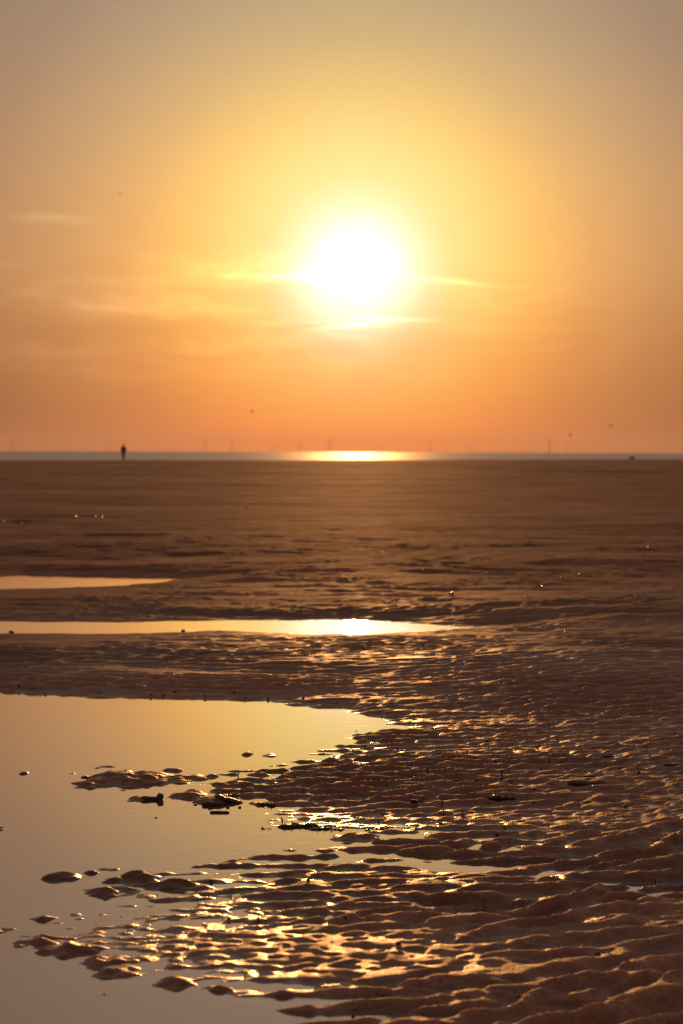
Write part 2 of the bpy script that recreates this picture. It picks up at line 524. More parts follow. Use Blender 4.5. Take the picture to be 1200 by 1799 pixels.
    for (px, py, wpx, dep, a) in [(200, 1368, 46, 0.26, 0.016), (245, 1370, 66, 0.30, 0.014), (290, 1371, 50, 0.20, 0.009), (172, 1376, 40, 0.20, 0.007),
                                  (345, 1367, 34, 0.12, 0.006), (330, 1398, 30, 0.14, 0.009), (375, 1406, 36, 0.16, 0.009), (410, 1378, 30, 0.10, 0.005),
                                  (360, 1392, 26, 0.08, 0.005), (437, 1325, 12, 0.07, 0.005), (473, 1328, 12, 0.07, 0.005), (186, 1348, 14, 0.05, 0.003),
                                  (305, 1354, 16, 0.07, 0.004), (240, 1404, 18, 0.08, 0.005), (118, 1360, 9, 0.03, 0.0025), (40, 1359, 8, 0.03, 0.002),
                                  (110, 1541, 35, 0.10, 0.009), (186, 1529, 14, 0.04, 0.004), (162, 1533, 13, 0.04, 0.004), (-6, 1457, 16, 0.06, 0.005),
                                  (0, 1635, 26, 0.05, 0.004), (82, 1613, 22, 0.05, 0.005), (137, 1607, 12, 0.03, 0.003), (190, 1568, 48, 0.10, 0.009),
                                  (240, 1545, 50, 0.12, 0.011), (300, 1556, 50, 0.11, 0.010), (410, 1519, 34, 0.08, 0.008), (125, 1670, 56, 0.11, 0.010),
                                  (70, 1655, 44, 0.09, 0.006), (205, 1709, 42, 0.09, 0.008), (190, 1690, 50, 0.09, 0.006), (310, 1729, 50, 0.08, 0.008),
                                  (390, 1738, 24, 0.04, 0.004), (505, 1748, 30, 0.04, 0.004), (625, 1472, 42, 0.14, 0.009)]:
        cx, cy = ground(px, py)
        wx = wpx * cy / FPX
        q = ((xb - cx) / wx) ** 2 + ((yb - cy - 0.25 * (xb - cx)) / (dep * 0.5)) ** 2
        best = np.maximum(best, a * (1.0 - q * np.clip(1 + 0.25 * bn, 0.5, 1.6)) + np.where(q < 3, 0.0017 * kn + 0.0014 * bn, 0))
    isl[bl] = best
    h = np.maximum(h, isl)
    lump = rip & (Y < 11)
    h[lump] += 0.0010 * (1 - 0.8 * sstep(Y[lump], 7.6, 9.4)) * field(X[lump], Y[lump], W_K) * (0.4 + 0.6 * sstep(sd[lump], -0.1, 0.05))
    # far edge: runs down under the sea, a low bar lies on the right
    sh = shore(X, Y)
    e = (sh - Y)
    a = X / np.maximum(Y, 1)
    bar = 0.10 * sstep(a, 0.028, 0.045) * np.exp(-((e - 12) / 9.0) ** 2)
    base = np.clip(e * 0.012, -3.0, 0.0)
    kf = sstep(e, 40, 4)
    h = h * (1 - kf) + 0.012 * kf + base + bar
    h = np.where(Y > 45, np.maximum(h, np.where(e > 3, 0.004, -5)), h)
    return h


def hz(x, y):
    return float(height(np.array([x]), np.array([y]))[0])


def link_mesh(name, me, m=None, parent=None):
    o = bpy.data.objects.new(name, me)
    COL.objects.link(o)
    if m is not None:
        me.materials.append(m)
    if parent is not None:
        o.parent = parent
    return o


def grid_mesh(name, X, Y, Z):
    nr, nc = X.shape
    me = bpy.data.meshes.new(name)
    co = np.stack([X, Y, Z], -1).reshape(-1, 3).astype(np.float32)
    idx = np.arange(nr * nc).reshape(nr, nc)
    q = np.stack([idx[:-1, :-1], idx[:-1, 1:], idx[1:, 1:], idx[1:, :-1]], -1).reshape(-1, 4)
    me.vertices.add(len(co))
    me.vertices.foreach_set('co', co.ravel())
    me.loops.add(q.size)
    me.loops.foreach_set('vertex_index', q.ravel().astype(np.int32))
    me.polygons.add(len(q))
    me.polygons.foreach_set('loop_start', np.arange(0, q.size, 4, dtype=np.int32))
    me.polygons.foreach_set('use_smooth', np.ones(len(q), bool))
    me.update(calc_edges=True)
    return me


def build_sand():
    rows = [-120, -60, -30, -15, -8, -4, -2, -0.5, 0.6, 1.2, 1.7, 2.1, 2.4, 2.7, 2.9]
    y = 3.05
    while y < 320:
        rows.append(y)
        if y < 34:
            y += max(0.0053, 0.0053 * (y / 5.5) ** 2)
        else:
            y *= 1.0078
    rows = np.array(rows)
    core = np.linspace(-1, 1, 640)
    ex = np.array([1.02, 1.06, 1.12, 1.2, 1.35, 1.6, 2.0, 2.6, 3.6, 5, 7.5, 12, 20, 34, 60, 110, 200])
    s = np.concatenate([-ex[::-1], core, ex])
    half = 0.185 * np.maximum(rows, 2.5) + 0.35
    cap = np.minimum(s[None, :] * half[:, None], 6000)
    X = np.clip(cap, -6000, 6000)
    Y = np.repeat(rows[:, None], len(s), 1)
    Z = height(X, Y)
    me = grid_mesh('sand', X, Y, Z)
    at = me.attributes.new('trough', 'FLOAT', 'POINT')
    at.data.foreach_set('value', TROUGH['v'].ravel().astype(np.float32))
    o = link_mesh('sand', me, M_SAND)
    o['kind'] = 'structure'
    return o


build_sand()


def sheet(name, pts, z, m):
    me = bpy.data.meshes.new(name)
    me.from_pydata([(x, y, z) for x, y in pts], [], [list(range(len(pts)))])
    o = link_mesh(name, me, m)
    o['kind'] = 'structure'
    return o


# pools: level sheets of water lying in the hollows of the sand
sheet('pool', [(-3.4, 1.2), (4.0, 1.2), (4.0, 9.6), (-3.4, 9.6)], 0.0, M_POOL)
sheet('pool', [(-5.5, 11.2), (1.3, 11.2), (1.3, 13.4), (-5.5, 13.4)], 0.0, M_POOL)
sheet('pool', [(-6.0, 15.2), (-0.4, 15.2), (-0.4, 18.4), (-6.0, 18.4)], 0.0, M_POOL)
sheet('puddle', [(-4.6, 22.0), (-1.5, 22.0), (-1.5, 31.0), (-4.6, 31.0)], 0.0, M_POOL)


def build_sea():
    ys = np.concatenate([np.linspace(200, 420, 23), np.geomspace(440, 26000, 30)])
    xs = np.concatenate([-np.geomspace(16000, 60, 20), np.linspace(-50, 50, 11), np.geomspace(60, 16000, 20)])
    X, Y = np.meshgrid(xs, ys)
    me = grid_mesh('sea', X, Y, np.full(X.shape, SEA_Z))
    o = link_mesh('sea', me, M_SEA)
    o['kind'] = 'structure'


build_sea()

# haze: one closed box of even air over beach, sea and wind farm
def build_haze():
    me = bpy.data.meshes.new('haze')
    bm = bmesh.new()
    bmesh.ops.create_cube(bm, size=1.0)
    for v in bm.verts:
        v.co.x *= 34000
        v.co.y = v.co.y * 27500 + 13000
        v.co.z = -7 if v.co.z < 0 else 150
    bm.to_mesh(me)
    bm.free()
    m, t = mat('haze_air')
    vol = t.n('ShaderNodeVolumePrincipled', {'Color': (0.93, 0.86, 0.80, 1), 'Density': 3.3e-5, 'Anisotropy': 0.55})
    out = t.n('ShaderNodeOutputMaterial')
    t.t.links.new(vol.outputs[0], out.inputs['Volume'])
    o = link_mesh('haze', me, m)
    o['kind'] = 'stuff'


build_haze()

# ------------------------------------------------------------------ helpers for things


def tag(o, label, cat, group=None):
    o['label'] = label
    o['category'] = cat
    if group:
        o['group'] = group
    return o


def empty(name, loc, rz=0.0):
    o = bpy.data.objects.new(name, None)
    o.empty_display_size = 0.1
    COL.objects.link(o)
    o.location = loc
    o.rotation_euler = (0, 0, rz)
    return o


def bm_obj(name, bm, m, parent=None, smooth=True):
    me = bpy.data.meshes.new(name)
    bmesh.ops.recalc_face_normals(bm, faces=bm.faces)
    bm.to_mesh(me)
    bm.free()
    if smooth:
        me.polygons.foreach_set('use_smooth', [True] * len(me.polygons))
    return link_mesh(name, me, m, parent)


def tube(bm, pts, rad, seg=8, flat=1.0):
    """tapered tube along points; flat squeezes it vertically"""
    rings = []
    n = len(pts)
    for i, p in enumerate(pts):
        p = Vector(p)
        d = (Vector(pts[min(i + 1, n - 1)]) - Vector(pts[max(i - 1, 0)])).normalized()
        up = Vector((0, 0, 1)) if abs(d.z) < 0.9 else Vector((0, 1, 0))
        a = d.cross(up).normalized()
        b = a.cross(d).normalized()
        r = rad[i] if hasattr(rad, '__len__') else rad
        rings.append([bm.verts.new(p + a * (math.cos(k * 2 * math.pi / seg) * r) + b * (math.sin(k * 2 * math.pi / seg) * r * flat))
                      for k in range(seg)])
    for i in range(n - 1):
        for k in range(seg):
            bm.faces.new((rings[i][k], rings[i][(k + 1) % seg], rings[i + 1][(k + 1) % seg], rings[i + 1][k]))
    bm.faces.new(rings[0][::-1])
    bm.faces.new(rings[-1])


def loft(bm, rings):
    vs = [[bm.verts.new(p) for p in r] for r in rings]
    for a, b in zip(vs, vs[1:]):
        n = len(a)
        for k in range(n):
            bm.faces.new((a[k], a[(k + 1) % n], b[(k + 1) % n], b[k]))
    bm.faces.new(vs[0][::-1])
    bm.faces.new(vs[-1])


# ------------------------------------------------------------------ wind turbines


def make_turbine(blade_rot):
    root = empty('wind_turbine', (0, 0, 0))
    b = bmesh.new()
    tube(b, [(0, 0, -4), (0, 0, 4), (0, 0, 30), (0, 0, 62)], [2.6, 2.5, 2.1, 1.4], 14)
    bm_obj('tower', b, M_TURB, root)
    b = bmesh.new()
    tube(b, [(0, 0, -5), (0, 0, 8.5)], [3.1, 3.1], 14)
    tube(b, [(0, 0, 8.3), (0, 0, 8.9)], [4.6, 4.6], 14)
    bm_obj('foundation', b, M_TURB, root)
    b = bmesh.new()
    loft(b, [[(x * k, y, 63.2 + z * k) for x, z in ((-1.7, -1.5), (1.7, -1.5), (2, 0), (1.7, 1.6), (-1.7, 1.6), (-2, 0))]
             for y, k in ((-2.6, 0.75), (-2.0, 1), (5.5, 1), (7.0, 0.7))])
    bm_obj('nacelle', b, M_TURB, root, False)
    b = bmesh.new()
    tube(b, [(0, -2.4, 63.2), (0, -3.4, 63.2), (0, -4.6, 63.2), (0, -5.2, 63.2)], [1.7, 1.7, 1.1, 0.2], 12)
    hub = bm_obj('hub', b, M_TURB, root)
    for k in range(3):
        a = blade_rot + k * 2 * math.pi / 3
        b = bmesh.new()
        rings = []
        for s, ch, th in ((0.6, 0.9, 0.9), (3, 1.2, 1.0), (8, 2.6, 0.8), (16, 2.1, 0.55), (26, 1.4, 0.35), (35, 0.8, 0.2), (38, 0.2, 0.1)):
            ring = []
            for j in range(8):
                q = j * math.pi / 4
                u, v = math.cos(q) * ch / 2 + ch * 0.12, math.sin(q) * th / 2
                x, y, z = u, -3.6 + v, s
                ring.append((x * math.cos(a) + z * math.sin(a), y, 63.2 - x * math.sin(a) + z * math.cos(a)))
            rings.append(ring)
        loft(b, rings)
        bm_obj('blade', b, M_TURB, root)
    return root


def copy_thing(o):
    c = o.copy()
    COL.objects.link(c)
    for ch in list(o.children):
        d = ch.copy()
        COL.objects.link(d)
        d.parent = c
    return c


TURB = [  # px, tip py, blade rotation kind, place
    (23, 762, 0), (103, 768, 0), (148, 777, 1), (192, 769, 2), (273, 772, 0), (308, 775, 2), (361, 764, 0), (407, 763, 0),
    (480, 779, 1), (527, 770, 0), (579, 763, 0), (665, 775, 1), (755, 770, 2), (828, 775, 1), (930, 781, 1), (965, 762, 0), (997, 774, 0), (1170, 782, 1)]
protos = [make_turbine(0.0), make_turbine(0.45), make_turbine(1.05)]
used = set()
TL = ['tall faint wind turbine at the far left edge of the horizon',
      'faint wind turbine on the horizon between the left edge and the standing person',
      'tiny pale wind turbine, second to the left of the standing person',
      'faint wind turbine with a Y-shaped rotor close left of the standing person',
      'faint wind turbine first to the right of the standing person',
      'small wind turbine with a Y-shaped rotor second to the right of the standing person',
      'faint upright wind turbine just left of the tall one over the left sea',
      'tall wind turbine over the grey sea well left of the sun glitter',
      'tiny wind turbine halfway between the tall left one and the sun glitter',
      'small wind turbine at the left end of the sun glitter on the sea',
      'tall wind turbine standing right above the sun glitter on the sea',
      'small wind turbine above the right half of the sun glitter',
      'wind turbine with a Y-shaped rotor at the right end of the sun glitter',
      'small wind turbine over the sea right of the sun glitter',
      'tiny wind turbine just left of the tall one on the right',
      'tall faint wind turbine on the horizon at the right of the photo',
      'small wind turbine just right of the tall one on the right',
      'tiny faint wind turbine at the far right edge of the horizon']
for (px, tip, kind), lab in zip(TURB, TL):
    hor = 793 + (px - 600) * 0.003
    hpx = hor - tip
    tipz = 101.0 if kind == 0 else (97.0 if kind == 1 else 82.0)
    dist = tipz * FPX / hpx
    dist = min(max(dist, 9000), 25500)
    o = protos[kind] if kind not in used else copy_thing(protos[kind])
    used.add(kind)
    r = ray(px, hor)
    k = dist / r.y
    o.location = (r.x * k, dist, SEA_Z)
    tag(o, lab, 'wind turbine', 'offshore wind turbines on the horizon')

# ------------------------------------------------------------------ the standing person


def skinned(name, verts, edges, radii, m, parent, sub=2, root=0):
    me = bpy.data.meshes.new(name)
    me.from_pydata(verts, edges, [])
    o = bpy.data.objects.new(name, me)
    COL.objects.link(o)
    md = o.modifiers.new('Skin', 'SKIN')
    md.use_smooth_shade = True
    for i, (rx, ry) in enumerate(radii):
        sv = me.skin_vertices[0].data[i]
        sv.radius = (rx, ry)
        sv.use_root = (i == root)
    sb = o.modifiers.new('Sub', 'SUBSURF')
    sb.levels = sub
    sb.render_levels = sub
    dg = bpy.context.evaluated_depsgraph_get()
    me2 = bpy.data.meshes.new_from_object(o.evaluated_get(dg))
    bpy.data.objects.remove(o)
    me2.name = name
    me2.polygons.foreach_set('use_smooth', [True] * len(me2.polygons))
    me2.materials.clear()
    return link_mesh(name, me2, m, parent)


def build_person():
    gx, gy = ground(217, 808.2)
    gz = max(hz(gx, gy), 0.0)
    root = empty('person', (gx, gy, gz), R(8))
    V, E, RD = [], [], []

    def chain(start, pts):
        prev = start
        for p, r in pts:
            V.append(p)
            RD.append(r if isinstance(r, tuple) else (r, r))
            if prev is not None:
                E.append((prev, len(V) - 1))
            prev = len(V) - 1
        return prev
    pel = chain(None, [((0, 0, 0.88), (0.135, 0.105))])
    sp = chain(pel, [((0, 0.0, 1.02), (0.115, 0.09)), ((0, 0.0, 1.18), (0.135, 0.10)), ((0, 0.0, 1.32), (0.13, 0.095))])
    nk = chain(sp, [((0, -0.005, 1.42), 0.052), ((0, -0.015, 1.48), 0.052), ((0, -0.02, 1.54), (0.070, 0.085)), ((0, -0.02, 1.62), (0.072, 0.088))])
    for s in (-1, 1):
        chain(sp, [((s * 0.15, 0, 1.34), 0.062), ((s * 0.20, 0.01, 1.20), 0.048), ((s * 0.235, 0.01, 1.06), 0.041),
                   ((s * 0.24, -0.03, 0.93), 0.034), ((s * 0.235, -0.06, 0.82), 0.026), ((s * 0.232, -0.07, 0.76), (0.016, 0.036)),
                   ((s * 0.230, -0.075, 0.72), (0.013, 0.034))])
        chain(pel, [((s * 0.085, 0, 0.80), 0.085), ((s * 0.088, -0.01, 0.64), 0.072), ((s * 0.086, -0.01, 0.46), 0.055),
                    ((s * 0.084, 0.015, 0.30), 0.052), ((s * 0.082, 0.015, 0.10), 0.038), ((s * 0.085, 0.0, 0.04), 0.040),
                    ((s * 0.092, -0.10, 0.03), (0.042, 0.026)), ((s * 0.095, -0.16, 0.024), (0.036, 0.020))])
    body = skinned('body', V, E, RD, M_SKIN, root)
    # fingers and thumb, nose, ears
    for s in (-1, 1):
        b = bmesh.new()
        for k, ln in enumerate((0.070, 0.080, 0.076, 0.060)):
            y0 = -0.100 + k * 0.017
            tube(b, [(s * 0.230, y0, 0.735), (s * 0.229, y0 - 0.004, 0.735 - ln * 0.5), (s * 0.222, y0 - 0.010, 0.735 - ln)], [0.0085, 0.008, 0.006], 6)
        tube(b, [(s * 0.230, -0.085, 0.775), (s * 0.224, -0.122, 0.745), (s * 0.220, -0.132, 0.715)], [0.011, 0.010, 0.007], 6)
        bm_obj('hand', b, M_SKIN, root)
    b = bmesh.new()
    tube(b, [(0, -0.098, 1.585), (0, -0.122, 1.555), (0, -0.105, 1.545)], [0.010, 0.016, 0.012], 6)
    bm_obj('nose', b, M_SKIN, root)
    for s in (-1, 1):
        b = bmesh.new()
        tube(b, [(s * 0.078, -0.015, 1.60), (s * 0.088, -0.005, 1.575), (s * 0.080, -0.015, 1.545)], [0.010, 0.014, 0.009], 6)
        bm_obj('ear', b, M_SKIN, root)
        b = bmesh.new()
        bmesh.ops.create_icosphere(b, subdivisions=2, radius=0.011, matrix=Matrix.Translation((s * 0.030, -0.100, 1.585)))
        bm_obj('eye', b, M_HAIR, root)
    # hair
    b = bmesh.new()
    bmesh.ops.create_uvsphere(b, u_segments=18, v_segments=12, radius=0.096, matrix=Matrix.Translation((0, -0.008, 1.605)) @ Matrix.Diagonal((0.93, 1.08, 1.0, 1)))
    for v in list(b.verts):
        if v.co.z < 1.555 or (v.co.y < -0.05 and v.co.z < 1.625):
            b.verts.remove(v)
    bm_obj('hair', b, M_HAIR, root)
    # jacket and trousers follow the body
    JV = [((0, 0, 0.80), (0.175, 0.135)), ((0, 0, 0.90), (0.175, 0.135)), ((0, 0, 1.02), (0.160, 0.125)), ((0, 0, 1.18), (0.165, 0.125)),
          ((0, 0, 1.33), (0.155, 0.115)), ((0, 0, 1.42), (0.075, 0.078))]
    V = [a for a, _ in JV]
    RD = [r for _, r in JV]
    E = [(i, i + 1) for i in range(5)]
    for s in (-1, 1):
        prev = 4
        for p, r in (((s * 0.155, 0, 1.345), 0.082), ((s * 0.205, 0.01, 1.20), 0.070), ((s * 0.24, 0.01, 1.06), 0.062), ((s * 0.243, -0.03, 0.93), 0.054), ((s * 0.237, -0.055, 0.835), 0.046)):
            V.append(p)
            RD.append((r, r))
            E.append((prev, len(V) - 1))
            prev = len(V) - 1
    skinned('jacket', V, E, RD, M_CLOTH, root, 2, 1)
    V = [(0, 0, 0.92), (0, 0, 0.86)]
    RD = [(0.150, 0.118), (0.150, 0.12)]
    E = [(0, 1)]
    for s in (-1, 1):
        prev = 1
        for p, r in (((s * 0.085, 0, 0.78), 0.100), ((s * 0.088, -0.01, 0.62), 0.086), ((s * 0.086, -0.01, 0.46), 0.072), ((s * 0.084, 0.01, 0.28), 0.066), ((s * 0.083, 0.01, 0.075), 0.058)):
            V.append(p)
            RD.append((r, r))
            E.append((prev, len(V) - 1))
            prev = len(V) - 1
    skinned('trousers', V, E, RD, M_TROUS, root, 2, 1)
    for s in (-1, 1):
        b = bmesh.new()
        loft(b, [[(s * 0.088 + x * k, y, z * k2 + 0.0) for x, z in ((-0.048, 0), (0.048, 0), (0.050, 0.04), (0.03, 0.085), (-0.03, 0.085), (-0.050, 0.04))]
                 for y, k, k2 in ((0.062, 0.7, 0.8), (0.04, 0.95, 1.15), (-0.04, 0.95, 1.1), (-0.12, 1.0, 0.75), (-0.19, 0.75, 0.5), (-0.205, 0.4, 0.3))])
        bm_obj('shoe', b, M_CLOTH, root)
    tag(root, 'dark silhouetted person standing on the sand at the far edge of the sea', 'person')


build_person()

# ------------------------------------------------------------------ birds


def make_bird(flap):
    root = empty('bird', (0, 0, 0))
    b = bmesh.new()
    rings = []
    for y, r in ((-0.22, 0.008), (-0.18, 0.035), (-0.12, 0.045), (-0.05, 0.07), (0.06, 0.075), (0.16, 0.045), (0.26, 0.03), (0.30, 0.045)):
        rings.append([(math.cos(k * math.pi / 4) * r, y, math.sin(k * math.pi / 4) * r * (0.9 if y < 0.2 else 0.2)) for k in range(8)])
    loft(b, rings)
    bm_obj('body', b, M_BIRD, root)
    for s in (-1, 1):
        b = bmesh.new()
        sec = []
        for u, w, z, y in ((0.03, 0.17, 0.02, 0.0), (0.25, 0.16, 0.02 + flap * 0.14, -0.04), (0.45, 0.11, 0.02 + flap * 0.16, 0.0), (0.64, 0.03, 0.02 + flap * 0.10, 0.08)):
            sec.append([(s * u, y - w / 2, z), (s * u, y, z + 0.012), (s * u, y + w / 2, z), (s * u, y, z - 0.006)])
        loft(b, sec)
        bm_obj('wing', b, M_BIRD, root)
    return root


BIRDS = [(443, 724, 330, 1.0, 'small dark bird flying low over the sea left of the sun glitter'),
         (490, 752, 430, 0.5, 'faint tiny bird in flight just above the horizon left of the glitter'),
         (1073, 748, 340, 0.9, 'dark bird in flight at the right, highest of the two on that side'),
         (1002, 764, 380, 0.4, 'tiny bird in flight just above the tall turbine on the right'),
         (211, 342, 420, 0.7, 'lone tiny bird high in the sky at the upper left')]
for (px, py, d, fl, lab) in BIRDS:
    o = make_bird(fl)
    r = ray(px, py)
    k = d / r.y
    o.location = (r.x * k, d, CAM_Z + r.z * k)
    o.rotation_euler = (R(random.Random(px).uniform(-15, 15)), R(random.Random(py).uniform(-25, 25)), R(random.Random(px + 1).uniform(40, 140)))
    tag(o, lab, 'bird')

# ------------------------------------------------------------------ drift and shells on the sand


def pebble_mesh(seed, m, sub=3, flat_top=None):
    rg = random.Random(seed)
    b = bmesh.new()
    bmesh.ops.create_icosphere(b, subdivisions=sub, radius=1.0)
    ph = [(rg.uniform(0, 6), rg.uniform(1.2, 2.6), Vector((rg.gauss(0, 1), rg.gauss(0, 1), rg.gauss(0, 1))).normalized()) for _ in range(6)]
    for v in b.verts:
        n = v.co.normalized()
        v.co *= 1 + sum(0.07 * math.sin(p + f * 2 * n.dot(d)) for p, f, d in ph)
        v.co.z *= 0.62
        v.co.x *= 1.2
        if flat_top and v.co.z > flat_top:      # wet top flattened so the low sun glints on it
            v.co.z = flat_top + 0.05 * (v.co.z - flat_top)
    me = bpy.data.meshes.new('pebble')
    b.to_mesh(me)
    b.free()
    me.polygons.foreach_set('use_smooth', [True] * len(me.polygons))
    me.materials.append(m)
    return me


PEB_D = [pebble_mesh(i, M_STONE) for i in range(5)]
PEB_W = [pebble_mesh(10 + i, M_WETSTONE, 3, 0.40) for i in range(4)]


def surf(px, py):
    """point of the sand or water surface seen at a photograph pixel"""
    r = ray(px, py)
    z = 0.0
    for _ in range(6):
        t = (z - CAM_Z) / r.z
        z = 0.5 * z + 0.5 * max(hz(r.x * t, r.y * t), 0.0)
    t = (z - CAM_Z) / r.z
    return Vector((r.x * t, r.y * t, max(hz(r.x * t, r.y * t), 0.0)))


def put_pebble(px, py, wpx, me, name, lab, cat, group=None, flat=1.0):
    p = surf(px, py)
    k = wpx * p.y / FPX / 2.3
    o = link_mesh(name, me)
    o.location = (p.x, p.y, p.z + k * 0.30 * flat)
    o.scale = (k, k, k * flat)
    o.rotation_euler = (0, 0, random.Random(int(px * 7 + py)).uniform(0, 6.28))
    tag(o, lab, cat, group)
    return o


def crooked(rg, length, n, wob):
    pts = []
    for i in range(n):
        s = i / (n - 1) - 0.5
        pts.append((s * length, rg.gauss(0, wob) * length, rg.gauss(0, wob * 0.5) * length))
    return pts


def stick(px, py, lpx, rpx, rz, lab, name='driftwood', knob=False, tilt=0.0, mater=None, flat=0.8):
    p = surf(px, py)
    s = p.y / FPX
    L, r = lpx * s, rpx * s
    rg = random.Random(int(px + py))
    root = empty(name, (p.x, p.y, p.z + r * 0.4), rz)
    b = bmesh.new()
    n = 9
    pts = crooked(rg, L, n, 0.012)
    tube(b, pts, [r * (0.55 if i in (0, n - 1) else 1) * rg.uniform(0.8, 1.15) for i in range(n)], 9, flat)
    st = bm_obj('stem', b, mater or M_WOOD, root)
    st.rotation_euler = (0, -tilt, 0)
    if knob:
        b = bmesh.new()
        tube(b, [(L * 0.28, 0, r * 0.3), (L * 0.36, r * 0.3, r * 0.7), (L * 0.46, 0, r * 0.7), (L * 0.5, 0, 0)], [r * 0.7, r * 1.15, r * 0.95, r * 0.4], 8)
        bm_obj('knot', b, mater or M_WOOD, root)
        b = bmesh.new()
        tube(b, [(L * 0.38, 0, r), (L * 0.44, -r * 0.6, r * 1.3), (L * 0.47, -r * 0.7, r * 1.5)], [r * 0.5, r * 0.4, r * 0.15], 6)
        bm_obj('twig', b, mater or M_WOOD, root)
    tag(root, lab, 'driftwood')
    return root


stick(266, 1405, 40, 5.5, 0.02, 'short stub of driftwood with a knotted right end in the pool below the sand island', knob=True)
stick(386, 1428, 34, 3.0, 0.0, 'thin dark stick lying flat in the pool below the driftwood heap')
stick(372, 1415, 34, 6.0, 0.05, 'thick dark wood chunk at the left foot of the wedge-shaped driftwood')
stick(402, 1408, 52, 7.5, -0.25, 'wedge-shaped driftwood slab leaning down to the right beside the wood chunk', tilt=-0.22, flat=0.5)
stick(1042, 1366, 34, 2.0, 0.15, 'thin dark twig beside the pale shells on the right sand')
stick(1030, 1378, 66, 6.0, 0.05, 'long rounded brown bar half sunk in sand below the pale shells', mater=M_BAR)
stick(1180, 1345, 30, 3.0, 0.2, 'short dark stick near the right edge above the pale shells')
stick(1068, 1330, 26, 2.0, 0.1, 'small dark twig on the right sand above the pale shells')


def weed(px, py, wpx, hpx, n, lab, seed):
    p = surf(px, py)
    s = p.y / FPX
    rg = random.Random(seed)
    root = empty('seaweed', (p.x, p.y, p.z))
    b = bmesh.new()
    for k in range(max(3, n // 2)):
        x0 = rg.uniform(-0.5, 0.5) * wpx * s
        y0 = rg.uniform(-0.4, 0.4) * wpx * s * 0.5
        ra = hpx * s * rg.uniform(0.25, 0.55)
        v0 = len(b.verts)
        r_ = bmesh.ops.create_icosphere(b, subdivisions=2, radius=1.0)
        for v in r_['verts']:
            f = 1 + 0.5 * math.sin(v.co.x * 5 + k) * math.sin(v.co.y * 4 + 2 * k) + rg.uniform(-0.22, 0.22)
            v.co = Vector((x0 + v.co.x * ra * 1.7 * f, y0 + v.co.y * ra * 1.4 * f, v.co.z * ra * 0.55 * f + ra * 0.15))
    bm_obj('mat', b, M_WEED, root)
    for k in range(n):
        b = bmesh.new()
        x0 = rg.uniform(-0.5, 0.5) * wpx * s
        y0 = rg.uniform(-0.5, 0.5) * wpx * s * 0.5
        a = rg.uniform(0, 6.28)
        L = wpx * s * rg.uniform(0.10, 0.32)
        H = hpx * s * rg.uniform(0.10, 0.70) * (1.4 if k % 5 == 0 else 0.7)
        bend = rg.uniform(-0.4, 0.4)
        pts, rad = [], []
        for i in range(6):
            u = i / 5
            pts.append((x0 + math.cos(a + bend * u) * L * u, y0 + math.sin(a + bend * u) * L * u * 0.7,
                        0.001 + H * u ** 0.7 * (1 - 0.25 * u * abs(bend) * 3)))
            rad.append(max(0.0006, 1.1 * s * (1.1 - 0.8 * u) * rg.uniform(0.7, 1.4)))
        tube(b, pts, rad, 6, 0.6)
        bm_obj('frond', b, M_WEED, root)
    tag(root, lab, 'seaweed')
    return root


weed(466, 1414, 26, 9, 9, 'dark seaweed clump on the mud point left of the tangled seaweed line', 1)
weed(468, 1456, 16, 5, 6, 'small seaweed scrap floating alone left of the tangled seaweed line', 2)
weed(506, 1453, 26, 14, 10, 'pale frayed tuft at the left end of the tangled seaweed line', 3)
weed(533, 1451, 28, 14, 12, 'bushy dark tuft in the middle of the tangled seaweed line', 4)
weed(562, 1457, 24, 10, 8, 'broad dark leaf bundle in the seaweed line above the water inlet', 5)
weed(592, 1458, 22, 8, 7, 'ragged seaweed bit right of the broad leaf bundle', 6)
weed(665, 1458, 44, 8, 10, 'long thin mat of seaweed bits at the top of the water inlet', 7)
weed(720, 1456, 30, 8, 8, 'loose seaweed bits at the right end of the water inlet', 8)
weed(880, 1402, 22, 16, 12, 'spiky dark seaweed tuft standing beside a small bright puddle', 9)
weed(395, 1400, 30, 12, 10, 'twiggy seaweed caught on top of the wedge-shaped driftwood', 10)
weed(152, 1366, 14, 7, 6, 'little seaweed knot on the left tip of the sand island', 11)
weed(815, 1372, 22, 6, 7, 'flat seaweed scrap on the wet mud left of the spiky tuft', 12)
weed(1045, 1358, 26, 6, 7, 'thin seaweed strands lying just above the pale shells', 13)

# upright worm tubes sticking out of the mud


def worm_tube(px, py, hpx, seed):
    p = surf(px, py)
    s = p.y / FPX
    rg = random.Random(seed)
    b = bmesh.new()
    lx, ly = rg.gauss(0, 0.22), rg.gauss(0, 0.15)
    H = hpx * s
    tube(b, [(0, 0, -0.006), (lx * H * 0.3, 0, H * 0.4), (lx * H * 0.7, ly * H, H * 0.8), (lx * H, ly * H, H)], [0.0019, 0.0018, 0.0019, 0.0024], 7)
    for k in range(5):
        a = k * 1.26 + rg.random()
        tube(b, [(lx * H, ly * H, H * 0.97), (lx * H + math.cos(a) * 0.004, ly * H + math.sin(a) * 0.004, H + 0.004)], [0.0007, 0.0003], 4)
    o = bm_obj('worm_tube', b, M_TUBE)
    o.location = (p.x, p.y, p.z)
    return o


